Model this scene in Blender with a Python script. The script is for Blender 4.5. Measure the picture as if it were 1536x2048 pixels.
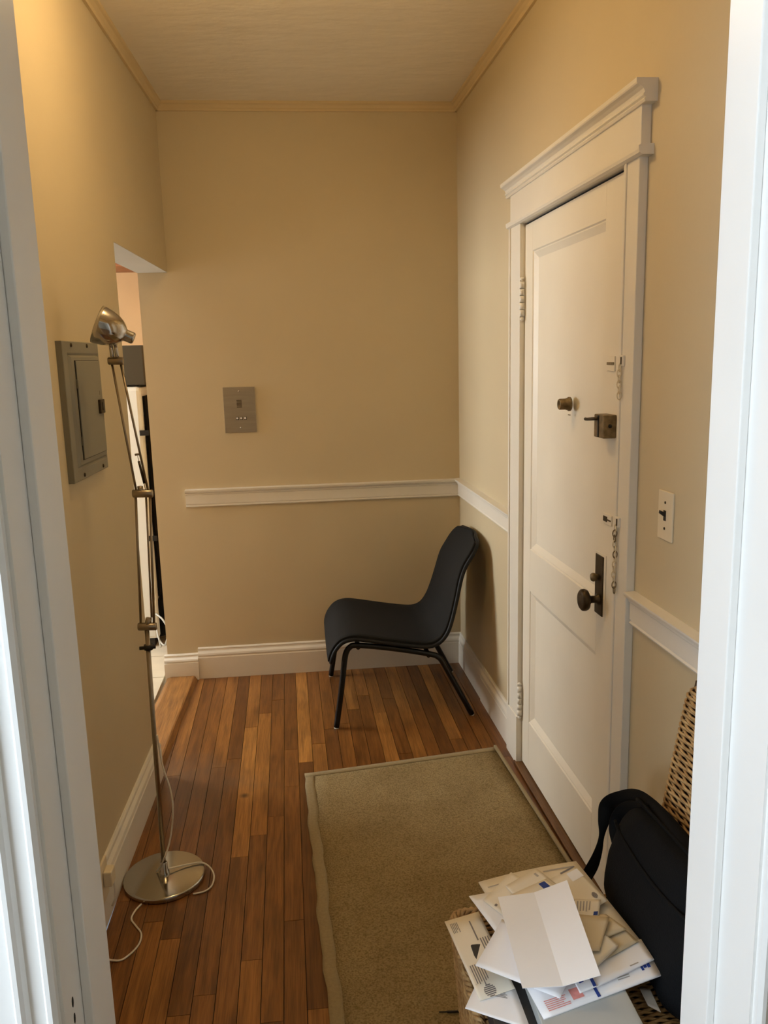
import bpy, bmesh, math, random
from mathutils import Vector, Matrix
random.seed(7)
for o in list(bpy.data.objects): bpy.data.objects.remove(o)
scene = bpy.context.scene
COL = scene.collection

# ------------------------------------------------------------------ camera
FPX, YAW, PITCH, ROLL, CH = 1625.96, 0.0990, 0.1880, -0.0257, 1.55
def cam_axes():
    cy, sy, cp, sp = math.cos(YAW), math.sin(YAW), math.cos(PITCH), math.sin(PITCH)
    f = Vector((sy*cp, cy*cp, -sp)); r = Vector((cy, -sy, 0)); u = r.cross(f)
    c, s = math.cos(ROLL), math.sin(ROLL)
    return c*r + s*u, -s*r + c*u, f
CR, CU, CF = cam_axes()
CAM = Vector((0, 0, CH))
cd = bpy.data.cameras.new('camera'); cam = bpy.data.objects.new('camera', cd); COL.objects.link(cam)
cam.matrix_world = Matrix(((CR.x, CU.x, -CF.x, 0), (CR.y, CU.y, -CF.y, 0), (CR.z, CU.z, -CF.z, CH), (0, 0, 0, 1)))
cd.sensor_fit = 'VERTICAL'; cd.sensor_height = 32.0; cd.lens = FPX/2048*32.0; cd.clip_start = 0.02
scene.camera = cam

# ------------------------------------------------------------------ world, light levels, exposure
LAMP_W, KITCHEN_W, NEAR_W, KLAMP_W = 74.0, 22.0, 15.5, 3.0      # emission strengths of the lamp and the two window panes
LAMP_C, KITCHEN_C, NEAR_C, KLAMP_C = (1.0, .70, .34), (.93, .99, 1.0), (.72, .86, 1.0), (1.0, .62, .28)
world = bpy.data.worlds.new('world'); scene.world = world; world.use_nodes = True
world.node_tree.nodes['Background'].inputs[0].default_value = (.75, .85, 1, 1)
world.node_tree.nodes['Background'].inputs[1].default_value = 0.25
scene.view_settings.view_transform = 'Standard'; scene.view_settings.look = 'None'
scene.view_settings.gamma = 1.0; scene.view_settings.use_curve_mapping = False
scene.view_settings.exposure = 0.0

# ------------------------------------------------------------------ room dimensions (metres)
XL, XR, SL, SR, D = -0.5737, 0.7686, -0.0270, 0.0235, 3.9208
ZC, ZCROWN = 2.675, 2.638
def Lx(y): return XL + SL*(D-y)
def Rx(y): return XR + SR*(D-y)
def lw(u, v, w): return Vector((Lx(u)+w, u, v))        # left wall: along, up, out
def rw(u, v, w): return Vector((Rx(u)-w, u, v))        # right wall
def bw(u, v, w): return Vector((u, D-w, v))            # back wall
def ident(x, y, z): return Vector((x, y, z))
# a pixel of the photograph gives a direction; the plane it lies on gives the distance
def ray(x, y): return CF + CR*((x-768)/FPX) - CU*((y-1024)/FPX)
def on_z(x, y, z=0.0): d = ray(x, y); return CAM + d*((z-CH)/d.z)
def on_y(x, y, Y): d = ray(x, y); return CAM + d*(Y/d.y)
def on_x(x, y, X): d = ray(x, y); return CAM + d*(X/d.x)

# ------------------------------------------------------------------ materials
def srgb(c):
    return tuple((v/12.92 if v <= .04045 else ((v+.055)/1.055)**2.4) for v in [q/255 for q in c]) + (1,)
def mat(name, col, rough=.6, metal=0, var=.06, scale=6, bump=0, bscale=60, detail=4, emit=None, estr=0, spec=.5, stretch=None, col2=None):
    m = bpy.data.materials.new(name); m.use_nodes = True
    nt = m.node_tree; N = nt.nodes; L = nt.links
    b = N['Principled BSDF']; b.inputs['Roughness'].default_value = rough; b.inputs['Metallic'].default_value = metal
    b.inputs['Specular IOR Level'].default_value = spec
    tc = N.new('ShaderNodeNewGeometry'); mp = N.new('ShaderNodeMapping'); L.new(tc.outputs['Position'], mp.inputs[0])
    if stretch: mp.inputs['Scale'].default_value = stretch
    n = N.new('ShaderNodeTexNoise'); n.inputs['Scale'].default_value = scale; n.inputs['Detail'].default_value = detail
    L.new(mp.outputs[0], n.inputs['Vector'])
    r = N.new('ShaderNodeValToRGB'); L.new(n.outputs['Fac'], r.inputs[0])
    c = srgb(col); c2 = srgb(col2) if col2 else tuple(min(1, v*(1+var)) for v in c[:3])+(1,)
    c1 = c if col2 else tuple(v*(1-var) for v in c[:3])+(1,)
    r.color_ramp.elements[0].color = c1; r.color_ramp.elements[1].color = c2
    r.color_ramp.elements[0].position = .3; r.color_ramp.elements[1].position = .7
    L.new(r.outputs[0], b.inputs['Base Color'])
    if bump:
        n2 = N.new('ShaderNodeTexNoise'); n2.inputs['Scale'].default_value = bscale; n2.inputs['Detail'].default_value = 5
        L.new(mp.outputs[0], n2.inputs['Vector'])
        bp = N.new('ShaderNodeBump'); bp.inputs['Strength'].default_value = bump; bp.inputs['Distance'].default_value = .01
        L.new(n2.outputs['Fac'], bp.inputs['Height']); L.new(bp.outputs[0], b.inputs['Normal'])
    if emit:
        b.inputs['Emission Color'].default_value = (*emit, 1); b.inputs['Emission Strength'].default_value = estr
    return m
M = {}
M['wall'] = mat('beige wall paint', (205, 189, 156), .55, var=.02, scale=3, bump=.05, bscale=40)
M['crown'] = mat('crown paint', (212, 190, 148), .5, var=.03, bump=.08, bscale=30)
M['trim'] = mat('white gloss trim paint', (232, 226, 214), .38, var=.02, bump=.05, bscale=25)
M['jamb'] = mat('white jamb paint', (236, 234, 230), .4, var=.015, bump=.04, bscale=18)
M['nearroom'] = mat('near room paint', (164, 154, 138), .7, var=.02)  # unseen walls, toned darker so less light bounces onto the left jamb
M['door'] = mat('white door paint', (234, 226, 210), .42, var=.02, bump=.05, bscale=20)
M['plaster'] = mat('ceiling plaster', (236, 226, 208), .8, var=.02, scale=4, bump=.55, bscale=6, stretch=(1, 2.2, 1))
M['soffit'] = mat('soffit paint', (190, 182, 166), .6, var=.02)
M['kwall'] = mat('peach kitchen paint', (198, 158, 108), .6, var=.03)
M['tile'] = mat('cream floor tile', (214, 202, 180), .35, var=.05, scale=14)
M['grout'] = mat('tile grout', (150, 140, 122), .9)
M['chrome'] = mat('polished steel', (196, 192, 186), .13, 1, var=.02)
M['chromebase'] = mat('polished lamp base', (188, 184, 174), .16, 1, var=.02)
M['brushed'] = mat('brushed nickel', (158, 146, 128), .32, 1, var=.06, scale=90)
M['panelgrey'] = mat('grey enamel', (134, 130, 116), .5, var=.03, bump=.03)
M['black'] = mat('black plastic', (16, 15, 14), .45)
M['steelplate'] = mat('brushed steel plate', (168, 158, 142), .36, .75, var=.06, scale=8, stretch=(1, 1, 12))
M['bronze'] = mat('dark aged bronze', (66, 54, 38), .42, .7, var=.25, scale=60)
M['brasslock'] = mat('worn painted brass', (126, 108, 78), .45, .45, var=.35, scale=70)
M['fabric'] = mat('black mesh fabric', (24, 24, 24), .85, var=.15, scale=220, bump=.25, bscale=500, spec=.25)
M['piping'] = mat('black piping', (22, 22, 23), .6, spec=.3)
M['blackmetal'] = mat('black powder coat', (13, 13, 14), .35, spec=.4)
M['bag'] = mat('black nylon', (10, 11, 13), .85, var=.2, scale=200, bump=.2, bscale=420, spec=.15)
M['webbing'] = mat('black webbing', (9, 9, 10), .8, spec=.15)
M['wicker'] = mat('natural wicker', (200, 166, 116), .6, var=.3, scale=45, col2=(146, 108, 64))
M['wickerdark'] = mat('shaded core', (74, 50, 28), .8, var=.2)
M['legwood'] = mat('brown stained wood', (92, 50, 22), .5, var=.2, stretch=(20, 20, 2))
M['paper'] = mat('white paper', (246, 244, 246), .8, var=.012, scale=10)
M['cream'] = mat('cream paper', (238, 228, 210), .8, var=.02, scale=10)
M['tan'] = mat('tan envelope paper', (214, 198, 168), .8, var=.02, scale=10)
M['ink'] = mat('grey print', (128, 122, 120), .8, var=.1)
M['lightink'] = mat('pale print', (176, 168, 160), .8, var=.1)
M['blue'] = mat('blue print', (34, 62, 140), .7, var=.05)
M['red'] = mat('pale red stamp', (232, 150, 140), .8, var=.12, scale=90)
M['greybox'] = mat('grey card box', (176, 178, 176), .55, var=.04, scale=12)
M['darkbook'] = mat('charcoal cover', (44, 43, 44), .55)
M['cord'] = mat('white cord', (226, 218, 204), .5)
M['cable'] = mat('pale cable', (190, 188, 178), .5)
M['fridge'] = mat('white enamel', (226, 226, 218), .3, var=.02)
M['fridgeback'] = mat('black fridge back', (9, 9, 9), .7, spec=.1)
M['olive'] = mat('dark olive housing', (66, 60, 46), .4, var=.06)
M['cabwood'] = mat('brown cabinet wood', (150, 92, 50), .5, var=.15, stretch=(3, 3, 20))
M['plasticcream'] = mat('cream plastic', (226, 212, 184), .4, var=.01)
M['dark'] = mat('dark gap', (20, 16, 12), .9)
M['lampglow'] = mat('lit glass', (255, 240, 210), .5, emit=LAMP_C, estr=LAMP_W)
M['klampglow'] = mat('lit kitchen glass', (255, 240, 210), .5, emit=KLAMP_C, estr=KLAMP_W)
M['kpane'] = mat('daylit kitchen pane', (240, 240, 240), .5, emit=KITCHEN_C, estr=KITCHEN_W)
M['npane'] = mat('daylit room pane', (240, 240, 240), .5, emit=NEAR_C, estr=NEAR_W)

def wood_material(name, rough, tint_from_object=True, base=(150, 92, 44)):
    m = bpy.data.materials.new(name); m.use_nodes = True
    nt = m.node_tree; N = nt.nodes; L = nt.links; b = N['Principled BSDF']
    g = N.new('ShaderNodeNewGeometry'); oi = N.new('ShaderNodeObjectInfo')
    mul = N.new('ShaderNodeMath'); mul.operation = 'MULTIPLY'; mul.inputs[1].default_value = 37.0
    L.new(oi.outputs['Random'], mul.inputs[0])
    cx = N.new('ShaderNodeCombineXYZ'); L.new(mul.outputs[0], cx.inputs[0]); L.new(mul.outputs[0], cx.inputs[2])
    add = N.new('ShaderNodeVectorMath'); add.operation = 'ADD'; L.new(g.outputs['Position'], add.inputs[0]); L.new(cx.outputs[0], add.inputs[1])
    mp = N.new('ShaderNodeMapping'); mp.inputs['Scale'].default_value = (26, 1.6, 26); L.new(add.outputs[0], mp.inputs[0])
    n = N.new('ShaderNodeTexNoise'); n.inputs['Scale'].default_value = 2.2; n.inputs['Detail'].default_value = 6; n.inputs['Distortion'].default_value = .8
    L.new(mp.outputs[0], n.inputs['Vector'])
    mp2 = N.new('ShaderNodeMapping'); mp2.inputs['Scale'].default_value = (160, 5, 160); L.new(add.outputs[0], mp2.inputs[0])
    n2 = N.new('ShaderNodeTexNoise'); n2.inputs['Scale'].default_value = 2; L.new(mp2.outputs[0], n2.inputs['Vector'])
    mp3 = N.new('ShaderNodeMapping'); mp3.inputs['Scale'].default_value = (9, 3, 9); L.new(add.outputs[0], mp3.inputs[0])
    n3 = N.new('ShaderNodeTexNoise'); n3.inputs['Scale'].default_value = 1.5; n3.inputs['Detail'].default_value = 3; L.new(mp3.outputs[0], n3.inputs['Vector'])
    r = N.new('ShaderNodeValToRGB'); L.new(n.outputs['Fac'], r.inputs[0])
    r.color_ramp.elements[0].position = .28; r.color_ramp.elements[0].color = (.60, .56, .52, 1)
    r.color_ramp.elements[1].position = .62; r.color_ramp.elements[1].color = (1.1, 1.1, 1.1, 1)
    r2 = N.new('ShaderNodeValToRGB'); L.new(n2.outputs['Fac'], r2.inputs[0])
    r2.color_ramp.elements[0].position = .36; r2.color_ramp.elements[0].color = (.74, .70, .66, 1)
    r2.color_ramp.elements[1].position = .56; r2.color_ramp.elements[1].color = (1, 1, 1, 1)
    r3 = N.new('ShaderNodeValToRGB'); L.new(n3.outputs['Fac'], r3.inputs[0])
    r3.color_ramp.elements[0].position = .25; r3.color_ramp.elements[0].color = (.62, .60, .60, 1)
    r3.color_ramp.elements[1].position = .5; r3.color_ramp.elements[1].color = (1, 1, 1, 1)
    def mulc(a, c):
        x = N.new('ShaderNodeMix'); x.data_type = 'RGBA'; x.blend_type = 'MULTIPLY'; x.inputs[0].default_value = 1
        L.new(a, x.inputs[6]); L.new(c, x.inputs[7]); return x.outputs[2]
    if tint_from_object: src = oi.outputs['Color']
    else:
        rgb = N.new('ShaderNodeRGB'); rgb.outputs[0].default_value = srgb(base); src = rgb.outputs[0]
    base_c = mulc(mulc(mulc(src, r.outputs[0]), r2.outputs[0]), r3.outputs[0])
    # a worn, greyed patch of the finish beside the kitchen opening
    dist = N.new('ShaderNodeVectorMath'); dist.operation = 'DISTANCE'; dist.inputs[1].default_value = (-.50, 2.86, 0); L.new(g.outputs['Position'], dist.inputs[0])
    nw = N.new('ShaderNodeTexNoise'); nw.inputs['Scale'].default_value = 9; nw.inputs['Detail'].default_value = 4; L.new(g.outputs['Position'], nw.inputs['Vector'])
    sm = N.new('ShaderNodeMath'); sm.operation = 'MULTIPLY_ADD'; sm.inputs[1].default_value = .5; L.new(nw.outputs['Fac'], sm.inputs[0]); L.new(dist.outputs['Value'], sm.inputs[2])
    mr = N.new('ShaderNodeMapRange'); mr.inputs['From Min'].default_value = .32; mr.inputs['From Max'].default_value = .55; mr.inputs['To Min'].default_value = .6; mr.inputs['To Max'].default_value = 0; L.new(sm.outputs[0], mr.inputs['Value'])
    wx = N.new('ShaderNodeMix'); wx.data_type = 'RGBA'; L.new(mr.outputs[0], wx.inputs[0]); L.new(base_c, wx.inputs[6]); wx.inputs[7].default_value = srgb((104, 78, 58))
    kn = N.new('ShaderNodeVectorMath'); kn.operation = 'DISTANCE'; kp = on_z(489, 1591, 0); kn.inputs[1].default_value = (kp.x, kp.y, 0); L.new(g.outputs['Position'], kn.inputs[0])
    km = N.new('ShaderNodeMapRange'); km.inputs['From Min'].default_value = .005; km.inputs['From Max'].default_value = .022; km.inputs['To Min'].default_value = .85; km.inputs['To Max'].default_value = 0; L.new(kn.outputs['Value'], km.inputs['Value'])
    kx = N.new('ShaderNodeMix'); kx.data_type = 'RGBA'; L.new(km.outputs[0], kx.inputs[0]); L.new(wx.outputs[2], kx.inputs[6]); kx.inputs[7].default_value = srgb((62, 36, 18))
    L.new(kx.outputs[2], b.inputs['Base Color'])
    b.inputs['Roughness'].default_value = rough
    bp = N.new('ShaderNodeBump'); bp.inputs['Strength'].default_value = .08; bp.inputs['Distance'].default_value = .004
    L.new(n2.outputs['Fac'], bp.inputs['Height']); L.new(bp.outputs[0], b.inputs['Normal'])
    return m
M['plank'] = wood_material('oak strip', .34)
M['sill'] = wood_material('oak sill', .5, False, (116, 82, 48))
M['threshold'] = wood_material('oak threshold', .4, False, (168, 118, 62))

def rug_material():
    m = bpy.data.materials.new('sisal weave'); m.use_nodes = True
    nt = m.node_tree; N = nt.nodes; L = nt.links; b = N['Principled BSDF']; b.inputs['Roughness'].default_value = .95
    b.inputs['Specular IOR Level'].default_value = .15
    g = N.new('ShaderNodeNewGeometry')
    w = N.new('ShaderNodeTexVoronoi'); w.inputs['Scale'].default_value = 230; L.new(g.outputs['Position'], w.inputs['Vector'])
    n = N.new('ShaderNodeTexNoise'); n.inputs['Scale'].default_value = 5; n.inputs['Detail'].default_value = 6; L.new(g.outputs['Position'], n.inputs['Vector'])
    n2 = N.new('ShaderNodeTexNoise'); n2.inputs['Scale'].default_value = 210; n2.inputs['Detail'].default_value = 4; L.new(g.outputs['Position'], n2.inputs['Vector'])
    r = N.new('ShaderNodeValToRGB'); L.new(n2.outputs['Fac'], r.inputs[0])
    r.color_ramp.elements[0].position = .22; r.color_ramp.elements[0].color = srgb((104, 86, 54))
    r.color_ramp.elements[1].position = .60; r.color_ramp.elements[1].color = srgb((158, 138, 100))
    r2 = N.new('ShaderNodeValToRGB'); L.new(n.outputs['Fac'], r2.inputs[0])
    r2.color_ramp.elements[0].position = .35; r2.color_ramp.elements[0].color = (.86, .84, .80, 1); r2.color_ramp.elements[1].position = .6; r2.color_ramp.elements[1].color = (1, 1, 1, 1)
    x = N.new('ShaderNodeMix'); x.data_type = 'RGBA'; x.blend_type = 'MULTIPLY'; x.inputs[0].default_value = 1
    L.new(r.outputs[0], x.inputs[6]); L.new(r2.outputs[0], x.inputs[7]); L.new(x.outputs[2], b.inputs['Base Color'])
    bp = N.new('ShaderNodeBump'); bp.inputs['Strength'].default_value = .5; bp.inputs['Distance'].default_value = .003
    L.new(w.outputs['Distance'], bp.inputs['Height']); L.new(bp.outputs[0], b.inputs['Normal'])
    return m
M['rug'] = rug_material()
M['rugband'] = mat('rug binding', (148, 130, 96), .9, var=.08, scale=120, bump=.2, bscale=300)

# ------------------------------------------------------------------ mesh helpers
class MB:
    def __init__(s, fn=ident): s.v = []; s.f = []; s.sm = []; s.fn = fn
    def add(s, vs, fs, smooth=False):
        k = len(s.v); s.v += [s.fn(*p) for p in vs]; s.f += [tuple(i+k for i in f) for f in fs]; s.sm += [smooth]*len(fs); return s
    def box(s, a, b, bev=0):
        (x0, y0, z0), (x1, y1, z1) = a, b
        if bev <= 0:
            vs = [(x, y, z) for x in (x0, x1) for y in (y0, y1) for z in (z0, z1)]
            return s.add(vs, [(0, 1, 3, 2), (4, 6, 7, 5), (0, 4, 5, 1), (2, 3, 7, 6), (0, 2, 6, 4), (1, 5, 7, 3)])
        bm = bmesh.new(); bmesh.ops.create_cube(bm, size=1)
        for v in bm.verts: v.co = Vector(((x0+x1)/2+v.co.x*(x1-x0), (y0+y1)/2+v.co.y*(y1-y0), (z0+z1)/2+v.co.z*(z1-z0)))
        bmesh.ops.bevel(bm, geom=bm.edges[:]+bm.verts[:], offset=bev, segments=2, affect='EDGES', profile=.5, clamp_overlap=True)
        bm.verts.index_update()
        s.add([tuple(v.co) for v in bm.verts], [tuple(v.index for v in f.verts) for f in bm.faces], False); bm.free(); return s
    def prism(s, pts, t0, t1, axis):
        """pts: 2-D outline in the two axes other than `axis`, swept from t0 to t1"""
        n = len(pts)
        def p(q, t): q = list(q); q.insert(axis, t); return tuple(q)
        vs = [p(q, t0) for q in pts] + [p(q, t1) for q in pts]
        return s.add(vs, [tuple(range(n)), tuple(range(2*n-1, n-1, -1))] + [(i, (i+1) % n, (i+1) % n+n, i+n) for i in range(n)])
    def tube(s, path, r, n=10, closed=False, cap=True):
        P = [Vector(p) for p in path]; m = len(P); rr = r if isinstance(r, (list, tuple)) else [r]*m
        T = []
        for i in range(m):
            a = P[(i-1) % m] if closed or i else P[0]; b = P[(i+1) % m] if closed or i < m-1 else P[-1]
            t = (b-a); T.append(t.normalized() if t.length > 1e-9 else Vector((0, 0, 1)))
        up = Vector((0, 0, 1)) if abs(T[0].z) < .9 else Vector((1, 0, 0))
        nrm = (up - T[0]*up.dot(T[0])).normalized(); vs = []
        for i in range(m):
            nrm = (nrm - T[i]*nrm.dot(T[i])); nrm = nrm.normalized() if nrm.length > 1e-6 else T[i].orthogonal().normalized()
            bn = T[i].cross(nrm)
            for k in range(n):
                a = 2*math.pi*k/n; vs.append(tuple(P[i] + (nrm*math.cos(a)+bn*math.sin(a))*rr[i]))
        fs = []
        for i in range(m if closed else m-1):
            j = (i+1) % m
            for k in range(n): fs.append((i*n+k, i*n+(k+1) % n, j*n+(k+1) % n, j*n+k))
        s.add(vs, fs, True)
        if cap and not closed:
            s.add(vs[:n], [tuple(range(n-1, -1, -1))]); s.add(vs[-n:], [tuple(range(n))])
        return s
    def lathe(s, prof, c, ax, n=28):
        """prof: (radius, distance along ax) pairs"""
        ax = Vector(ax).normalized(); c = Vector(c); o = ax.orthogonal().normalized(); q = ax.cross(o); vs = []
        for r, h in prof:
            for k in range(n):
                a = 2*math.pi*k/n; vs.append(tuple(c + ax*h + (o*math.cos(a)+q*math.sin(a))*max(r, 1e-5)))
        fs = [(i*n+k, i*n+(k+1) % n, (i+1)*n+(k+1) % n, (i+1)*n+k) for i in range(len(prof)-1) for k in range(n)]
        return s.add(vs, fs, True)
    def grid(s, rows, smooth=True, thick=0, nrm=None):
        m, n = len(rows), len(rows[0]); vs = [tuple(p) for r in rows for p in r]
        fs = [(i*n+j, i*n+j+1, (i+1)*n+j+1, (i+1)*n+j) for i in range(m-1) for j in range(n-1)]
        s.add(vs, fs, smooth)
        if thick:
            V = [[Vector(p) for p in r] for r in rows]; off = []
            for i in range(m):
                for j in range(n):
                    a = V[min(i+1, m-1)][j]-V[max(i-1, 0)][j]; b = V[i][min(j+1, n-1)]-V[i][max(j-1, 0)]
                    q = a.cross(b); q = q.normalized() if q.length > 1e-12 else Vector((0, 0, 1)); off.append(tuple(V[i][j]-q*thick))
            s.add(off, [tuple(reversed(f)) for f in fs], smooth)
            bd = [(i, 0) for i in range(m)] + [(m-1, j) for j in range(1, n)] + [(i, n-1) for i in range(m-2, -1, -1)] + [(0, j) for j in range(n-2, 0, -1)]
            k = len(bd); top = [tuple(V[i][j]) for i, j in bd]; bot = [off[i*n+j] for i, j in bd]
            s.add(top+bot, [(i, (i+1) % k, (i+1) % k+k, i+k) for i in range(k)])
        return s

ORG = {}
def build(name, mb, m, parent=None, origin=None, label=None, merge=True):
    """one mesh object; parts sit at the origin of their thing"""
    if parent is not None: org = ORG[parent.name]
    else:
        if origin is None:
            xs = [v.x for v in mb.v]; ys = [v.y for v in mb.v]; zs = [v.z for v in mb.v]
            origin = Vector(((min(xs)+max(xs))/2, (min(ys)+max(ys))/2, min(zs)))
        org = Vector(origin)
    me = bpy.data.meshes.new(name); me.from_pydata([tuple(v-org) for v in mb.v], [], mb.f)
    me.polygons.foreach_set('use_smooth', mb.sm)
    bm = bmesh.new(); bm.from_mesh(me)
    if merge: bmesh.ops.remove_doubles(bm, verts=bm.verts[:], dist=1e-6)
    bmesh.ops.recalc_face_normals(bm, faces=bm.faces[:]); bm.to_mesh(me); bm.free()
    me.materials.append(M[m] if isinstance(m, str) else m)
    o = bpy.data.objects.new(name, me); COL.objects.link(o)
    if parent is not None: o.parent = parent
    else: o.location = org
    ORG[o.name] = org
    if label: o['label'] = label
    return o
def thing(name, label, cat, loc, group=None):
    o = bpy.data.objects.new(name, None); COL.objects.link(o); o.location = loc; o.empty_display_size = .1
    o['label'] = label; o['category'] = cat
    if group: o['group'] = group
    ORG[o.name] = Vector(loc); return o
def tag(o, label, cat, group=None):
    o['label'] = label; o['category'] = cat
    if group: o['group'] = group
    return o
def struct(o, label=None):
    o['kind'] = 'structure'
    if label: o['label'] = label
    return o
def spline(pts, n=8):
    P = [Vector(p) for p in pts]; out = []
    for i in range(len(P)-1):
        a, b, c, d = P[max(i-1, 0)], P[i], P[i+1], P[min(i+2, len(P)-1)]
        for k in range(n):
            t = k/n
            out.append(.5*((2*b)+(c-a)*t+(2*a-5*b+4*c-d)*t*t+(3*b-a-3*c+d)*t**3))
    out.append(P[-1]); return out

# ================================================================== THE SETTING
Y0 = .985                    # hall face of the front wall (doorway to the near room)
YJ, ZSOF, XE = 2.9388, 1.957, -.7066     # opening to the kitchen
# floor: dark base with oak strips on it
fl = struct(build('floor', MB().box((-.60, .70, -.06), (.98, D+.02, -.018)), 'dark'), 'narrow oak strip floor of the hallway')
PITCHW, SKEW = .0563, .016
joints = {3: [3.313, 2.376], 4: [3.444, 2.49], 5: [3.582, 2.595], 2: [3.036, 1.807], 1: [2.974, 1.749], 6: [3.081, 2.789], 7: [2.967, 1.726], 8: [3.115], 9: [3.243],
          10: [3.286], 11: [3.422], 12: [3.568], 13: [3.37], 14: [3.515], 18: [3.07], -1: [2.101], 0: [2.023]}
tones = {(3, 0): .70, (3, 1): .95, (3, 2): .55, (4, 0): .42, (4, 1): .74, (4, 2): .5, (5, 0): .45, (5, 1): .40, (5, 2): .48, (6, 0): .35, (6, 1): .5, (6, 2): .5, (7, 0): .92, (7, 1): .22,
         (7, 2): .7, (2, 0): .18, (2, 1): .42, (2, 2): .5, (1, 0): .66, (1, 1): .34, (1, 2): .6, (0, 0): .5, (0, 1): .75, (-1, 0): .3, (-1, 1): .6, (8, 0): .5, (8, 1): .78, (9, 0): .5, (9, 1): .28,
         (10, 0): .4, (10, 1): .55, (11, 0): .75, (11, 1): .35, (12, 0): .6, (13, 0): .6, (13, 1): .7, (14, 0): .3, (14, 1): .35, (15, 0): .7, (16, 0): .35, (17, 0): .12, (18, 0): .7, (18, 1): .4, (19, 0): .3, (20, 0): .42, (21, 0): .35}
def plank_color(t):
    a, b, c = (98, 60, 27), (140, 91, 43), (184, 129, 65)
    q = (a, b, t*2) if t < .5 else (b, c, t*2-1)
    return srgb(tuple(q[0][i]+(q[1][i]-q[0][i])*q[2] for i in range(3)))
for k in range(-3, 24):
    js = sorted(joints.get(k, []), reverse=True); y = (js[-1] if js else D)
    if not js: y = D - random.uniform(.9, 1.6); js = [y]
    while y > 1.5:
        y -= random.uniform(.5, 1.1)
        if y > 1.0: js.append(y)
    ends = [D+.012] + js + [.72]
    for i in range(len(ends)-1):
        ya, yb = ends[i]-.0007, ends[i+1]+.0007
        def X(e, yy): return -.475 + e*PITCHW + SKEW*(3.87-yy)
        g = .0009
        xs = [max(X(k, ya)+g, -.60), min(X(k+1, ya)-g, .96), max(X(k, yb)+g, -.60), min(X(k+1, yb)-g, .96)]
        if xs[1]-xs[0] < .006 and xs[3]-xs[2] < .006: continue
        xs[1] = max(xs[1], xs[0]+.002); xs[3] = max(xs[3], xs[2]+.002)
        dz = random.uniform(-.0006, 0)
        mb = MB().add([(xs[0], ya, -.018), (xs[1], ya, -.018), (xs[3], yb, -.018), (xs[2], yb, -.018), (xs[0], ya, dz), (xs[1], ya, dz), (xs[3], yb, dz), (xs[2], yb, dz)],
                      [(0, 1, 2, 3), (4, 5, 6, 7), (0, 1, 5, 4), (1, 2, 6, 5), (2, 3, 7, 6), (3, 0, 4, 7)])
        p = build('plank', mb, 'plank', fl)
        t = tones.get((k, i), random.choice([.25, .35, .42, .5, .5, .58, .68, .8])); p.color = plank_color(min(1, max(0, t+random.uniform(-.05, .05))))

struct(build('ceiling', MB().box((-1.0, .8, ZC), (1.1, 4.0, ZC+.1)), 'plaster'), 'uneven plastered ceiling')
struct(build('wall_back', MB().box((XE, D, 0), (1.05, D+.12, ZC)), 'wall'), 'beige painted end wall')
# left wall with the opening at its far end
mb = MB(lw); mb.box((Y0-.14, 0, -.135), (YJ, ZC, 0)); mb.box((YJ, ZSOF, -.135), (D+.02, ZC, 0))
struct(build('wall_left', mb, 'wall'), 'beige painted left wall with doorless opening')
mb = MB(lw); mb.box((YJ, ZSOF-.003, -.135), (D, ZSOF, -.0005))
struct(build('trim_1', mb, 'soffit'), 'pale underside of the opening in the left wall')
# right wall with the door recess
DA, DB, DT = 1.987, 2.822, 1.981        # door leaf: near edge, far edge, top
mb = MB(rw); mb.box((Y0-.14, 0, -.14), (DA-.004, ZC, 0)); mb.box((DB+.004, 0, -.14), (D+.02, ZC, 0)); mb.box((DA-.004, DT+.006, -.14), (DB+.004, ZC, 0))
mb.box((DA-.01, 0, -.16), (DB+.01, DT+.01, -.08))  # unseen backing added behind the leaf to keep outside light from leaking in
struct(build('wall_right', mb, 'wall'), 'beige painted right wall')
# front wall around the doorway the picture is taken through
JL, JR, HZ = -.2995, .534, 2.08
mb = MB(); mb.box((-.80, .85, 0), (JL-.02, Y0, ZC)); mb.box((JR+.02, .85, 0), (1.0, Y0, ZC)); mb.box((JL-.02, .85, HZ+.02), (JR+.02, Y0, ZC))
struct(build('wall_front', mb, 'wall'), 'wall around the near doorway')
def jamb(name, xface, sgn, ystop, label):
    """jamb board, door stop and moulded casing on one side of the near doorway"""
    mb = MB(); mb.box((min(xface, xface-sgn*.02), .845, 0), (max(xface, xface-sgn*.02), 1.0, HZ))
    j = struct(build(name, mb, 'jamb'), label)
    mb = MB(); xs = xface + sgn*.0115
    mb.box((min(xs, xface), ystop, 0), (max(xs, xface), 1.0, HZ), .0018); build('door_stop', mb, 'jamb', j)
    prof = [(.004, 0), (.004, .012), (.009, .016), (.014, .016), (.018, .010), (.034, .010), (.037, .017), (.041, .020), (.046, .020), (.050, .014), (.094, .014), (.098, .026), (.112, .026), (.112, 0)]
    mb = MB(); mb.prism([(xface-sgn*a, .848-b) for a, b in prof], 0, HZ+.08, 2); build('casing', mb, 'jamb', j)
    return j
jl = jamb('trim_2', JL, 1, .909, 'white painted left jamb of the near doorway')
jr = jamb('trim_3', JR, -1, .926, 'white painted right jamb of the near doorway')
mb = MB(); mb.box((JL-.02, .845, HZ), (JR+.02, 1.0, HZ+.02)); struct(build('trim_4', mb, 'jamb'), 'head of the near doorway')
for px, py, tall in ((146, 2004, .011), (150, 2036, .009)):         # screw holes of a hinge that is gone
    c = on_x(px, py, JL+.0004)
    mb = MB(); mb.lathe([(.0001, 0), (.0032, 0), (.0032, .0005), (.0001, .0005)], (JL-.0002, c.y, c.z), (1, 0, 0), 10)
    for v in mb.v: v.z = c.z + (v.z-c.z)*2.2
    build('screw_hole', mb, 'dark', jl)

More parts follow.
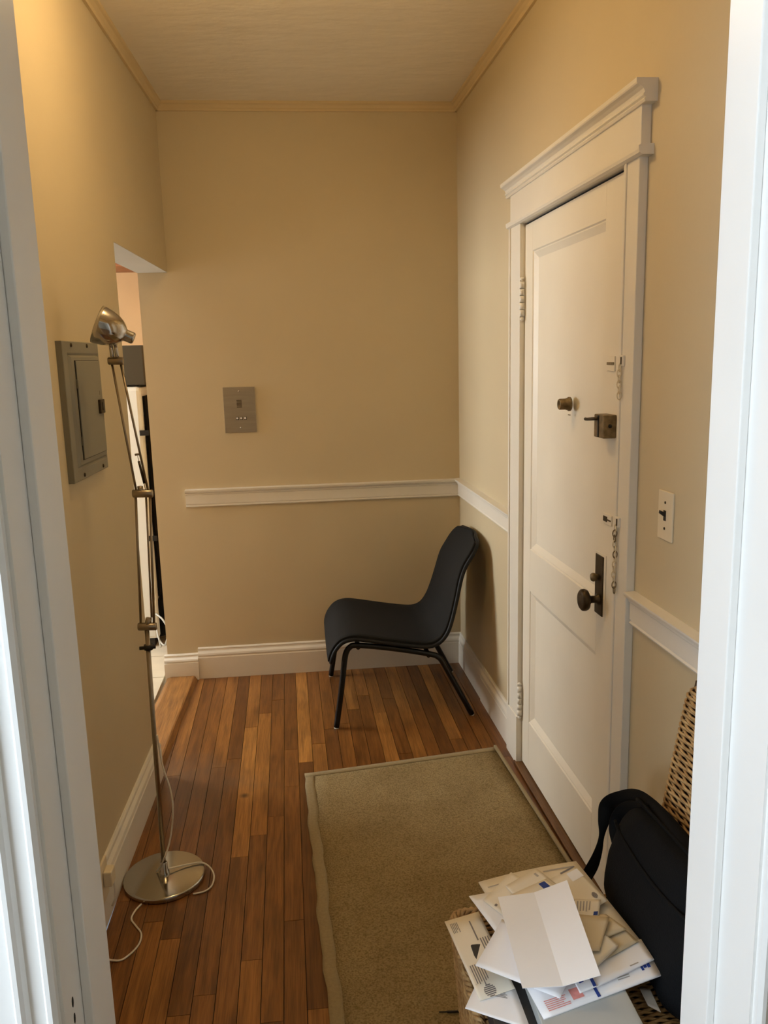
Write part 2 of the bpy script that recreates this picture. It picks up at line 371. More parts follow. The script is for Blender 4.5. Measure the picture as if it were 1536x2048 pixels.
# crown moulding, wall coloured
prof = [(0, 0), (.010, 0), (.013, .006), (.013, .012), (.022, .022), (.030, .026), (.030, .037), (0, .037)]
def crown(name, fn, u0, u1, label):
    mb = MB(lambda a, u, b: fn(u, ZCROWN+b, a)); mb.prism([(a, b) for a, b in prof], u0, u1, 1); struct(build(name, mb, 'crown'), label)
crown('trim_5', lw, Y0, D, 'thin crown moulding over the left wall'); crown('trim_6', rw, Y0, D, 'thin crown moulding over the right wall')
crown('trim_7', bw, XL, XR, 'thin crown moulding over the end wall')

# chair rail
rprof = [(0, 0), (.010, .001), (.013, .006), (.009, .010), (.009, .013), (.012, .015), (.012, .058), (.016, .062), (.016, .068), (.022, .071), (.028, .076), (.030, .082), (.030, .086), (0, .088)]
def rail(name, fn, u0, u1, z0, label):
    mb = MB(lambda a, u, b: fn(u, z0+b, a)); mb.prism(rprof, u0, u1, 1); struct(build(name, mb, 'trim'), label)
rail('trim_8', bw, -.563, XR-.001, .866, 'white chair rail across the end wall')
rail('trim_9', rw, 2.955, D-.001, .868, 'white chair rail between corner and door')
rail('trim_10', rw, Y0, 1.895, .870, 'white chair rail beside the light switch')

# baseboards
bprof = [(0, 0), (.020, 0), (.020, .108), (.017, .112), (.017, .118), (.020, .121), (.018, .130), (.010, .140), (.008, .148), (.010, .152), (.006, .157), (0, .158)]
def base(name, fn, u0, u1, label, sc=1, h=1):
    mb = MB(lambda a, u, b: fn(u, b*h, a*sc)); mb.prism(bprof, u0, u1, 1); return struct(build(name, mb, 'trim'), label)
base('baseboard_left', lw, Y0, YJ+.004, 'white moulded baseboard of the left wall')
bb = base('baseboard_back', bw, -.556, XR-.001, 'white moulded baseboard of the end wall')
mb = MB(lambda a, u, b: bw(u, b*.83, a*1.45)); mb.prism(bprof, -.721, -.556, 1); build('end_block', mb, 'trim', bb)
base('baseboard_right', rw, 3.43, D-.001, 'white baseboard behind the black chair', .8)
base('baseboard_right_near', rw, 2.955, 3.428, 'white baseboard next to the door casing')
base('baseboard_right_front', rw, Y0, 1.90, 'white baseboard near the wicker chair')

# door casing with frieze and cornice
cas = struct(build('trim_11', MB(rw).box((2.826, .195, 0), (2.955, 1.985, .025), .002), 'trim'), 'white door casing with flat frieze and cornice')
mb = MB(rw); mb.box((1.898, 0, 0), (1.985, 1.985, .022), .002); build('side_casing', mb, 'trim', cas)
mb = MB(rw); mb.box((1.962, 0, .02), (1.972, 1.985, .026), .002); build('bead', mb, 'trim', cas)
mb = MB(rw); mb.box((2.936, .195, .022), (2.949, 1.985, .030), .002); build('bead', mb, 'trim', cas)
mb = MB(rw); mb.box((2.826, 0, 0), (2.962, .195, .029), .002); build('plinth', mb, 'trim', cas)
mb = MB(rw); mb.box((DB+.0005, 0, -.03), (2.824, 1.99, .004)); mb.box((1.985, 0, -.03), (DA-.0005, 1.99, .004)); build('jamb', mb, 'trim', cas)
mb = MB(lambda u, a, b: rw(u, b, a))
mb.prism([(0, 1.984), (.026, 1.984), (.034, 1.988), (.036, 1.995), (.036, 2.003), (.028, 2.007), (0, 2.007)], 1.872, 2.965, 0); build('band', mb, 'trim', cas)
mb = MB(rw); mb.box((1.89, 2.006, 0), (2.95, 2.098, .024), .0015); build('frieze', mb, 'trim', cas)
mb = MB(lambda u, a, b: rw(u, b, a))
mb.prism([(0, 2.092), (.028, 2.092), (.031, 2.097), (.028, 2.101), (.033, 2.104), (.033, 2.108), (.030, 2.111), (.033, 2.118), (.040, 2.124), (.048, 2.128), (.050, 2.131), (.050, 2.140), (0, 2.140)], 1.862, 2.988, 0)
build('cornice', mb, 'trim', cas)

# the door
WD = .007
dr = struct(build('door_1', MB(rw).box((DA, .018, -.028), (DB, DT-.004, WD-.014)), 'door'), 'white two panel entry door with many locks')
PY0, PY1 = 2.135, 2.728
rails_z = [(.018, .212), (.715, .868), (1.885, DT-.004)]
mb = MB(rw); mb.box((DA, .018, WD-.015), (PY0-.012, DT-.004, WD), .0012); build('stile', mb, 'door', dr)
mb = MB(rw); mb.box((PY1+.012, .018, WD-.015), (DB, DT-.004, WD), .0012); build('stile', mb, 'door', dr)
for a, b in rails_z:
    mb = MB(rw); mb.box((PY0-.012, a, WD-.015), (PY1+.012, b, WD), .0012); build('rail', mb, 'door', dr)
def panel_moulding(z0, z1):
    steps = [(0, WD-.001), (.003, WD-.004), (.006, WD-.004), (.022, WD-.0118), (.026, WD-.0138)]
    ya, yb = PY0-.012, PY1+.012
    rings = [[(ya+s, z0+s, w), (yb-s, z0+s, w), (yb-s, z1-s, w), (ya+s, z1-s, w)] for s, w in steps]
    mb = MB(rw); vs = [p for r in rings for p in r]
    mb.add(vs, [(i*4+k, i*4+(k+1) % 4, (i+1)*4+(k+1) % 4, (i+1)*4+k) for i in range(len(rings)-1) for k in range(4)])
    build('panel_moulding', mb, 'door', dr)
panel_moulding(.212, .715); panel_moulding(.868, 1.885)
# hinges
for zc in (1.735, .262):
    h = build('hinge', MB(rw).box((DB-.002, zc-.055, .003), (DB+.012, zc+.055, .012), .001), 'trim', dr)
    for i in range(5):
        a = zc-.058+i*.0235
        mb = MB(); c = rw(DB-.001, 0, .018); mb.tube([(c.x, c.y, a), (c.x, c.y, a+.0210)], .0085, 10); build('knuckle', mb, 'trim', h)
    for s in (-1, 1):
        mb = MB(); c = rw(DB-.001, zc+s*.067, .018); mb.lathe([(.0001, -.007), (.006, -.004), (.008, 0), (.006, .004), (.0001, .007)], c, (0, 0, 1), 10); build('finial', mb, 'trim', h)
# peephole viewer
OUT = Vector((-1, -SR, 0)).normalized()
c = rw(2.362, 1.400, WD)
pv = build('door_viewer', MB().lathe([(.0001, 0), (.021, 0), (.021, .006), (.018, .008), (.018, .012), (.0165, .013), (.0165, .032), (.015, .035), (.011, .035), (.011, .028), (.0001, .028)], c, OUT, 24), 'brasslock', dr, label='brass door viewer')
mb = MB(rw); mb.box((2.357, 1.366, WD), (2.372, 1.369, WD+.003), .0006); build('viewer_clip', mb, 'brasslock', pv)
# rim lock
lk = build('rim_lock', MB(rw).box((2.018, 1.330, WD), (2.082, 1.390, WD+.036), .003), 'brasslock', dr, label='worn rim lock with thumb lever')
mb = MB(rw); mb.box((2.0465, 1.332, WD+.034), (2.056, 1.388, WD+.0375)); build('slot', mb, 'black', lk)
mb = MB(rw); mb.tube([(2.05, 1.380, WD+.036), (2.06, 1.379, WD+.042), (2.112, 1.374, WD+.044), (2.122, 1.374, WD+.044)], [.0045, .0045, .004, .0045], 8); build('thumb_lever', mb, 'bronze', lk)
mb = MB(); mb.lathe([(.0001, 0), (.005, 0), (.005, .002), (.0001, .002)], rw(2.0178, 1.362, WD+.018), (0, -1, 0), 12); build('key_hole', mb, 'black', lk)
# painted-over bolts
b1 = build('slide_bolt', MB(rw).box((2.035, 1.500, WD), (2.083, 1.538, WD+.004), .0012), 'door', dr)
mb = MB(rw); mb.box((2.036, 1.516, WD+.003), (2.081, 1.523, WD+.006), .001); build('slot', mb, 'brasslock', b1)
b2 = build('chain_track', MB(rw).box((2.028, 1.096, WD), (2.082, 1.124, WD+.004), .0012), 'door', dr)
mb = MB(rw); mb.box((2.055, 1.103, WD+.003), (2.079, 1.117, WD+.006), .001); mb.box((2.031, 1.1075, WD+.003), (2.056, 1.1115, WD+.006), .001); build('keyhole_slot', mb, 'bronze', b2)
# lever plate with knob
pl = build('lock_plate', MB(rw).box((2.060, .826, WD), (2.130, 1.008, WD+.002), .0006), 'door', dr)
mb = MB(rw); mb.box((2.073, .832, WD+.001), (2.127, 1.001, WD+.005), .0014); pl2 = build('escutcheon', mb, 'bronze', dr, label='dark bronze lock plate')
mb = MB(); mb.lathe([(.016, 0), (.016, .004), (.010, .008), (.010, .022), (.016, .028), (.028, .033), (.031, .040), (.030, .048), (.024, .053), (.022, .0525), (.018, .055), (.016, .0545), (.010, .057), (.0001, .058)], rw(2.100, .876, WD+.004), OUT, 26); build('knob', mb, 'bronze', dr, label='dark bronze round knob')
mb = MB(); mb.lathe([(.008, 0), (.008, .006), (.011, .008), (.0125, .015), (.010, .020), (.0001, .022)], rw(2.106, .938, WD+.004), OUT, 18); build('thumb_turn', mb, 'brasslock', dr)
mb = MB(rw); mb.box((DA+.002, DT-.005, -.01), (DB-.002, DT+.004, WD-.006)); build('top_gap_shade', mb, 'dark', dr)  # dark strip, paints in the shade of the gap above the leaf
# two security chains on the near casing
def chain(z_top, n, y, label, wob):
    pt = rw(y, z_top, .026)
    a = build('chain_anchor', MB(rw).box((y-.013, z_top-.014, .021), (y+.010, z_top+.012, .029), .002), 'trim', cas)
    mb = MB(rw); mb.box((y-.009, z_top-.010, .028), (y-.003, z_top+.008, .0305), .0008); build('anchor_slot', mb, 'bronze', a)
    pitch = .0135
    for i in range(n):
        zc = z_top-.018-i*pitch; ring = []
        for k in range(12):
            t = 2*math.pi*k/12; dx, dz = .0055*math.cos(t), .0095*math.sin(t)
            off = wob*math.sin(i*.9)*.003
            ring.append(tuple(rw(y+off+(dx if i % 2 == 0 else 0), zc+dz, .030+(0 if i % 2 == 0 else dx))))
        mb = MB(); mb.tube(ring, .0015, 6, closed=True); build('chain_link', mb, ('brasslock' if i in (1, 2, 5, n-1, n-2) else 'plasticcream') if n > 8 else 'plasticcream', a)
chain(1.125, 13, 1.955, '', 1.0); chain(1.528, 6, 1.957, '', .6)
# oak sill at the foot of the door
struct(build('trim_12', MB(rw).box((DA-.08, -.001, -.02), (DB+.02, .012, .034), .003), 'sill'), 'worn wooden sill under the entry door')
# threshold to the kitchen
mb = MB(lambda u, a, b: lw(u, b, a)); mb.prism([(-.135, -.018), (.010, -.018), (.010, .001), (-.004, .021), (-.010, .023), (-.115, .023), (-.135, .018)], YJ-.0, D-.03, 0)
struct(build('trim_13', mb, 'threshold'), 'oak threshold of the kitchen opening')

# ------------------------------------------------------------------ kitchen beyond the opening
KX0, KY0, KY1 = -2.7, 2.3, 5.6
kf = struct(build('floor', MB().box((KX0, KY0, -.05), (-.70, KY1, -.006)), 'grout'), 'cream tiled kitchen floor')
TS = .305
for i in range(7):
    for j in range(11):
        x0 = -.735-TS*(i+1); y0 = KY0+.12+TS*j
        if x0 < KX0 or y0+TS > KY1 or y0 < 2.6 or i > 3: continue
        build('tile', MB().box((x0+.002, y0+.002, -.006), (x0+TS-.002, y0+TS-.002, .004)), 'tile', kf)
struct(build('ceiling', MB().box((KX0-.1, KY0-.1, ZC), (-.60, KY1+.1, ZC+.1)), 'plaster'), 'kitchen ceiling')
struct(build('wall_kitchen_back', MB().box((KX0, KY1, 0), (-.5, KY1+.1, ZC)), 'kwall'), 'peach kitchen wall')
struct(build('wall_kitchen_left', MB().box((KX0-.1, KY0, 0), (KX0, KY1, ZC)), 'kwall'), 'kitchen window wall')
struct(build('wall_kitchen_front', MB().box((KX0, KY0-.1, 0), (-.76, KY0, ZC)), 'kwall'), 'kitchen front wall')
struct(build('wall_kitchen_right', MB().box((-.60, D+.12, 0), (-.5, KY1, ZC)), 'kwall'), 'kitchen wall behind the refrigerator')
w1 = struct(build('window_1', MB().box((KX0, 3.42, .95), (KX0+.02, 4.62, 2.15)), 'trim'), 'kitchen window')
build('pane', MB().box((KX0+.021, 3.49, 1.02), (KX0+.024, 4.55, 2.08)), 'kpane', w1)
# refrigerator seen from its side, coils on its back
FR = (-1.50, 4.42, 0); FX, FY0, FY1, FZ = -.828, 4.40, 5.02, 1.43
fr = thing('refrigerator', 'white refrigerator with black coil back seen through the opening', 'refrigerator', (-1.18, 4.7, .004))
mb = MB(); mb.box((-1.50, FY0, .05), (FX, FY1, FZ), .02); build('body', mb, 'fridge', fr)
mb = MB(); mb.box((FX-.002, FY0+.05, .28), (FX+.012, FY1-.05, FZ-.05)); build('back_panel', mb, 'fridgeback', fr)
path = []
for i in range(24):
    z = 1.34-i*.044; ys = (FY0+.09, FY1-.09) if i % 2 == 0 else (FY1-.09, FY0+.09)
    path += [(FX+.035, ys[0], z), (FX+.035, ys[1], z)]
mb = MB(); mb.tube(path, .004, 6); build('coil', mb, 'fridgeback', fr)
for z in (1.19, .62):
    mb = MB(); mb.box((FX-.018, FY0-.006, z-.014), (FX+.03, FY0+.002, z+.014), .002); build('bracket', mb, 'black', fr)
mb = MB(); mb.box((FX-.10, FY0+.03, .05), (FX+.035, FY1-.1, .27), .02); build('compressor', mb, 'fridgeback', fr)
mb = MB(); mb.box((-1.48, FY0+.02, .004), (FX-.03, FY1-.02, .06)); build('plinth', mb, 'black', fr)
mw = thing('microwave', 'dark olive box standing on top of the refrigerator', 'microwave', (-1.12, 4.72, FZ))
mb = MB(); mb.box((-1.40, 4.46, FZ+.008), (FX+.02, 4.95, FZ+.215), .006); build('housing', mb, 'olive', mw)
for x in (-1.36, -.9):
    mb = MB(); mb.box((x, 4.5, FZ), (x+.03, 4.53, FZ+.01)); mb2 = MB(); build('foot', mb, 'black', mw)
cb = thing('wall_cabinet', 'brown wooden cabinet high on the kitchen wall', 'cabinet', (-1.3, 5.4, 2.13))
mb = MB(); mb.box((-1.9, 5.24, 2.13), (-.85, KY1, 2.6), .004); build('body', mb, 'cabwood', cb)
mb = MB(); mb.box((-1.88, 5.225, 2.15), (-1.38, 5.241, 2.58), .004); build('cabinet_door', mb, 'cabwood', cb)
mb = MB(); mb.box((-1.37, 5.225, 2.15), (-.87, 5.241, 2.58), .004); build('cabinet_door', mb, 'cabwood', cb)
pts = spline([on_y(312, 1228, 4.36), on_y(326, 1240, 4.30), on_y(336, 1262, 4.28), on_y(330, 1290, 4.3), on_y(318, 1278, 4.35), on_y(313, 1255, 4.38), on_y(322, 1298, 4.32)+Vector((0, 0, .01))], 8)
mb = MB(); mb.tube(pts, .005, 6); tag(build('power_cable', mb, 'cable'), 'pale cable looping behind the refrigerator', 'cable')

# ------------------------------------------------------------------ the near room (behind the camera)
NX0, NX1, NY0 = -1.9, 1.9, -2.2
struct(build('floor', MB().box((NX0, NY0, -.06), (NX1, .845, -.002)), 'sill'), 'wooden floor of the near room')
struct(build('ceiling', MB().box((NX0, NY0, ZC), (NX1, .85, ZC+.1)), 'plaster'), 'ceiling of the near room')
struct(build('wall_near_left', MB().box((NX0-.1, NY0, 0), (NX0, .85, ZC)), 'nearroom'), 'left wall of the near room')
struct(build('wall_near_right', MB().box((NX1, NY0, 0), (NX1+.1, .85, ZC)), 'nearroom'), 'right wall of the near room')
struct(build('wall_near_back', MB().box((NX0, NY0-.1, 0), (NX1, NY0, ZC)), 'nearroom'), 'rear wall of the near room')
mb = MB(); mb.box((NX0, .84, 0), (-.80, Y0, ZC)); mb.box((1.0, .84, 0), (NX1, Y0, ZC)); struct(build('wall_near_front', mb, 'wall'), 'outer ends of the doorway wall')
w2 = struct(build('window_2', MB().box((NX0, -1.10, .75), (NX0+.02, .40, 2.25)), 'trim'), 'window of the near room')
build('pane', MB().box((NX0+.021, -1.03, .82), (NX0+.024, .33, 2.18)), 'npane', w2)

# ------------------------------------------------------------------ ceiling lamp of the hall (above the frame)
LC = Vector((-.13, 2.19, ZC))
cl = thing('ceiling_lamp', 'frosted glass ceiling lamp of the hallway', 'lamp', LC)
mb = MB(); mb.lathe([(.0001, 0), (.075, 0), (.075, .018), (.05, .024), (.0001, .024)], LC, (0, 0, -1), 28); build('canopy', mb, 'brushed', cl)
mb = MB(); mb.lathe([(.008, .02), (.008, .085)], LC, (0, 0, -1), 14); build('stem', mb, 'brushed', cl)
mb = MB(); mb.lathe([(.0001, .08), (.045, .085), (.07, .10), (.076, .125), (.068, .152), (.045, .172), (.0001, .18)], LC, (0, 0, -1), 24); build('glass_globe', mb, 'lampglow', cl)
KL = Vector((-1.75, 4.5, ZC))
k2 = thing('ceiling_lamp', 'frosted glass ceiling lamp of the kitchen', 'lamp', KL)
mb = MB(); mb.lathe([(.0001, 0), (.08, 0), (.08, .018), (.0001, .02)], KL, (0, 0, -1), 20); build('canopy', mb, 'brushed', k2)
mb = MB(); mb.lathe([(.07, .018), (.11, .04), (.10, .08), (.0001, .11)], KL, (0, 0, -1), 20); build('glass_dome', mb, 'klampglow', k2)

# ================================================================== THINGS
# ---- black lounge chair in the corner
ch = thing('lounge_chair', 'black low armless lounge chair in the far right corner', 'chair', (.40, 3.53, 0))
prof = [(.083, .285), (.088, .315), (.104, .350), (.135, .382), (.180, .393), (.240, .385), (.330, .367), (.430, .349), (.500, .342), (.548, .358), (.582, .400), (.606, .462), (.628, .540), (.650, .622), (.676, .676), (.712, .730), (.742, .768)]
P2 = spline([(a, 0, b) for a, b in prof], 4); NP = len(P2)
YN, YF = 3.252, 3.802
def shell_rows(off=0):
    rows = []
    for i, p in enumerate(P2):
        s = i/(NP-1)
        nar = .0
        if s > .62: nar = .055*min(1, ((s-.62)/.25))**1.3
        e = 1-s
        if e < .10: nar += .16*(1-math.sqrt(max(0, 1-(1-e/.10)**2)))*.8
        if s < .06: nar += .05*(1-math.sqrt(max(0, 1-(1-s/.06)**2)))
        a, b = YN+nar, YF-nar; row = []
        for j in range(15):
            t = j/14; cv = 4*t*(1-t)
            q = Vector((p.x, a+(b-a)*t, p.z))
            back = min(1, max(0, (s-.45)/.2))
            q.z -= .012*cv*(1-back); q.x += .014*cv*back
            row.append(q)
        rows.append(row)
    return rows
rows = shell_rows()
mb = MB(); mb.grid([[tuple(q) for q in r] for r in rows], True, -.014); build('seat_shell', mb, 'fabric', ch, label='black woven seat and back')
loop = [r[0] for r in rows] + rows[-1][1:-1] + [r[-1] for r in reversed(rows)] + list(reversed(rows[0][1:-1]))
mb = MB(); mb.tube([tuple(q+Vector((0, 0, -.004))) for q in loop], .0088, 8, closed=True); build('edge_piping', mb, 'piping', ch)
def side_frame(yy, yf, yr):
    pts = [(.095, yf, .006), (.122, yf+(yy-yf)*.5, .169), (.140, yy, .295), (.150, yy, .334), (.166, yy, .354), (.190, yy, .360), (.291, yy, .346), (.420, yy, .321), (.515, yy, .298), (.540, yy, .286), (.557, yy, .267), (.589, yy+(yr-yy)*.3, .205), (.690, yr, .006)]
    return spline(pts, 5)
for yy, yf, yr in ((3.262, 3.243, 3.282), (3.792, 3.828, 3.78)):
    mb = MB(); mb.tube(side_frame(yy, yf, yr), .0125, 10); fr_ = build('side_frame', mb, 'blackmetal', ch)
    for x, y in ((.095, yf), (.690, yr)):
        mb = MB(); mb.lathe([(.0001, 0), (.010, 0), (.011, .006), (.0001, .0062)], (x, y, 0), (0, 0, 1), 12); build('glide', mb, 'cord', fr_)
for x, z in ((.20, .349), (.50, .294)):
    mb = MB(); mb.tube([(x, 3.262, z), (x, 3.792, z)], .010, 8); build('cross_bar', mb, 'blackmetal', ch)

# ---- floor lamp
LY = 2.295
lampc = on_z(330, 1757, 0); LX = -.474
la = thing('floor_lamp', 'polished steel floor lamp with jointed arm beside the left wall', 'lamp', (LX, LY, 0))
mb = MB(); mb.lathe([(.0001, 0), (.118, 0), (.121, .004), (.121, .014), (.119, .017), (.116, .018), (.0001, .0185)], (LX, LY, 0), (0, 0, 1), 56); build('base', mb, 'chromebase', la)
mb = MB(); mb.lathe([(.015, .018), (.015, .026), (.011, .030), (.011, .055), (.0085, .058)], (LX, LY, 0), (0, 0, 1), 20); build('socket', mb, 'chrome', la)
mb = MB(); mb.tube([(LX, LY, .02), (LX+.003, LY, .4), (-.466, LY, .80)], .0068, 14); build('pole', mb, 'brushed', la)
mb = MB(); mb.tube([(-.466, LY, .738), (-.4655, LY, .752)], .013, 12); mb.tube([(-.490, LY-.004, .744), (-.445, LY-.004, .746)], .0055, 8); build('clamp', mb, 'black', la)
def tbar(x0, x1, z0, z1, r):
    mb = MB(); mb.tube([(x0, LY, z0), (x0+.002, LY, z0), (x1-.002, LY, z1), (x1, LY, z1)], [r*.85, r, r, r*.85], 16); return build('pivot_bar', mb, 'brushed', la)
tbar(-.490, -.438, .808, .806, .0115); tbar(-.474, -.419, 1.195, 1.193, .0115); tbar(-.509, -.469, 1.559, 1.558, .0105)
for a, b, r in (((-.482, LY, .81), (-.466, LY, 1.19), .0036), ((-.445, LY, .81), (-.427, LY, 1.19), .0036), ((-.4525, LY+.012, .83), (-.440, LY+.012, 1.19), .0028),
                ((-.463, LY, 1.197), (-.500, LY, 1.556), .0033), ((-.431, LY, 1.197), (-.477, LY, 1.556), .0033)):
    mb = MB(); mb.tube([a, b], r, 10); build('arm_rod', mb, 'brushed', la)
mb = MB(); mb.tube([(-.459, LY, 1.303), (-.446, LY, 1.304)], .003, 8); build('cross_pin', mb, 'brushed', la)
mb = MB(); mb.tube([(-.452, LY, 1.30), (-.450, LY, 1.285)], .0008, 6); mb.tube([(-.450, LY, 1.285), (-.440, LY, 1.222)], .0034, 8); mb.tube([(-.440, LY, 1.222), (-.438, LY, 1.20)], .0008, 6); build('tension_spring', mb, 'bronze', la)
mb = MB(); mb.tube([(-.452, LY, 1.193), (-.452, LY, 1.215)], .008, 10); build('pivot_lug', mb, 'brushed', la)
mb = MB(); mb.tube([(-.464, LY, .806), (-.458, LY, .832)], .009, 10); build('pivot_lug', mb, 'brushed', la)
for dx in (-.0062, .0062):
    mb = MB(); mb.tube([(-.489+dx, LY, 1.553), (-.495+dx, LY+.004, 1.625)], .0056, 10); build('neck_rod', mb, 'chrome', la)
ax = (Vector((-.530, LY, 1.658))-Vector((-.444, LY, 1.620))).normalized(); ax = (ax + Vector((0, -.10, 0))).normalized()
c0 = Vector((-.437, LY-.01, 1.617))
sp = [(.0001, -.004), (.0125, -.004), (.0150, -.001), (.0155, .002), (.0155, .022), (.0170, .026), (.0230, .030), (.0330, .042), (.0410, .058), (.0465, .078), (.0500, .100), (.0505, .112), (.0485, .112), (.0445, .078), (.031, .045), (.012, .034), (.0001, .033)]
sp = [(r_*1.02, h_*.86) for r_, h_ in sp]
mb = MB(); mb.lathe(sp, c0, ax, 40); build('lamp_head', mb, 'chrome', la, label='polished bell shaped lamp head')
cord = [on_y(314, 1470, LY-.010), on_y(325, 1530, LY-.014), on_y(341, 1580, LY-.02), on_y(346, 1625, LY-.025), on_y(340, 1680, LY-.03), on_y(327, 1720, LY-.04), on_z(314, 1742, .022)]
mb = MB(); mb.tube(spline(cord, 8), .0026, 8); build('cord', mb, 'cord', la)
cord = [on_z(337, 1737, .03), on_z(370, 1730, .024), on_z(402, 1725, .022), on_z(420, 1735, .018), on_z(428, 1752, .010), on_z(423, 1772, .004), on_z(408, 1783, .003), on_z(386, 1788, .003)]
mb = MB(); mb.tube(spline(cord, 8), .0026, 8); build('cord', mb, 'cord', la)
cord = [on_z(283, 1808, .004), on_z(270, 1822, .003), on_z(263, 1838, .003), on_z(272, 1852, .003), on_z(282, 1866, .003), on_z(280, 1884, .003), on_z(266, 1903, .003), on_z(245, 1919, .003), on_z(228, 1921, .003), on_z(214, 1917, .003), on_z(195, 1900, .003)]
mb = MB(); mb.tube(spline(cord, 8), .0026, 8); build('cord', mb, 'cord', la)

# ---- electrical panel on the left wall
ep = thing('breaker_panel', 'grey metal breaker panel mounted on the left wall', 'panel', lw(2.43, 1.235, 0))
PA, PB, PZ0, PZ1 = 2.212, 2.557, 1.240, 1.613
mb = MB(lw)
rings = [[(PA+a, PZ0+c, w), (PB-b, PZ0+c, w), (PB-b, PZ1-c, w), (PA+a, PZ1-c, w)] for a, b, c, w in ((0, 0, 0, .0), (0, 0, 0, .0155), (.002, .002, .002, .017), (.036, .008, .030, .0172), (.048, .012, .036, .0135), (.060, .016, .042, .0195))]
vs = [p for r in rings for p in r]; n = len(rings)
mb.add(vs, [(i*4+k, i*4+(k+1) % 4, (i+1)*4+(k+1) % 4, (i+1)*4+k) for i in range(n-1) for k in range(4)] + [(4*n-4, 4*n-3, 4*n-2, 4*n-1)])
build('cover', mb, 'panelgrey', ep)
mb = MB(lw); mb.box((PA+.084, PZ0+.053, .0195), (PB-.020, PZ1-.050, .0205)); build('door_gap', mb, 'dark', ep)
mb = MB(lw); mb.box((PA+.088, PZ0+.0545, .020), (PB-.0215, PZ1-.0515, .0235), .0015); pd = build('panel_door', mb, 'panelgrey', ep)
for z in (1.50, 1.345):
    mb = MB(lw); mb.box((PA+.082, z-.012, .020), (PA+.094, z+.012, .0255), .001); build('hinge', mb, 'panelgrey', pd)
mb = MB(lw); mb.box((PB-.076, 1.408, .023), (PB-.030, 1.449, .031), .002); lt = build('latch', mb, 'bronze', pd, label='black door latch')
mb = MB(lw); mb.box((PB-.058, 1.417, .0305), (PB-.044, 1.441, .0322)); build('latch_slot', mb, 'black', lt)
mb = MB(lw); mb.box((PB-.050, 1.462, .0234), (PB-.048, 1.474, .0238)); build('mark', mb, 'bronze', pd)
for y, z in ((PA+.075, PZ1-.010), (PB-.12, PZ1-.010), (PA+.09, PZ0+.012), (PB-.06, PZ0+.012)):
    mb = MB(); mb.lathe([(.0001, .004), (.005, .003), (.006, 0)], lw(y, z, .017), (1, 0, 0), 10); build('screw', mb, 'bronze', ep)

# ---- outlet on the left baseboard
oc = on_x(206, 1730, Lx(2.12)+.03)
ou = thing('wall_outlet', 'cream outlet with a plug on the left baseboard', 'outlet', lw(2.11, .085, .02))
mb = MB(lw); mb.box((2.065, .085, .019), (2.135, .200, .026), .002); build('cover_plate', mb, 'plasticcream', ou)
mb = MB(lw); mb.box((2.085, .130, .026), (2.125, .175, .050), .004); build('plug', mb, 'plasticcream', ou)
mb = MB(lw); mb.tube([(2.115, .132, .045), (2.118, .10, .046), (2.12, .07, .044), (2.118, .05, .034)], .003, 8); build('plug_cord', mb, 'cord', ou)

# ---- intercom on the end wall
ic = thing('intercom_panel', 'brushed steel intercom panel with three buttons on the end wall', 'intercom', bw(-.282, 1.216, 0))
mb = MB(bw); mb.box((-.357, 1.217, 0), (-.209, 1.430, .009), .001); build('face_plate', mb, 'steelplate', ic)
for i in range(6):
    mb = MB(bw); z = 1.366-i*.0062; mb.box((-.296, z, .0088), (-.272, z+.0034, .0094)); build('speaker_slot', mb, 'bronze', ic)
for x in (-.303, -.285, -.2665):
    mb = MB(bw); mb.box((x, 1.2765, .0085), (x+.0135, 1.290, .0093)); bz = build('button_surround', mb, 'black', ic)
    mb = MB(bw); mb.box((x+.0015, 1.2795, .009), (x+.0105, 1.288, .0115), .001); build('button', mb, 'paper', bz)
for z in (1.411, 1.2395):
    mb = MB(); mb.lathe([(.0001, .002), (.0035, .0018), (.0042, 0)], bw(-.283, z, .009), (0, -1, 0), 12); build('screw', mb, 'chrome', ic)

# ---- light switch
sw = thing('light_switch', 'cream switch plate with black toggle beside the door', 'switch', rw(1.742, 1.122, 0))
mb = MB(rw); mb.box((1.706, 1.123, 0), (1.776, 1.236, .005), .0018); build('cover_plate', mb, 'plasticcream', sw)
mb = MB(rw); mb.box((1.736, 1.168, .0045), (1.747, 1.192, .0058)); tg = build('toggle_slot', mb, 'black', sw)
mb = MB(rw); mb.add([(1.737, 1.176, .005), (1.746, 1.176, .005), (1.746, 1.186, .005), (1.737, 1.186, .005), (1.738, 1.186, .018), (1.745, 1.186, .018), (1.745, 1.193, .017), (1.738, 1.193, .017)],
                    [(0, 1, 2, 3), (4, 5, 6, 7), (0, 1, 5, 4), (1, 2, 6, 5), (2, 3, 7, 6), (3, 0, 4, 7)]); build('toggle', mb, 'black', sw, label='black toggle')
for z in (1.150, 1.210):
    mb = MB(); mb.lathe([(.0001, .0015), (.003, .0012), (.0035, 0)], rw(1.741, z, .005), OUT, 10); build('screw', mb, 'bronze', sw)

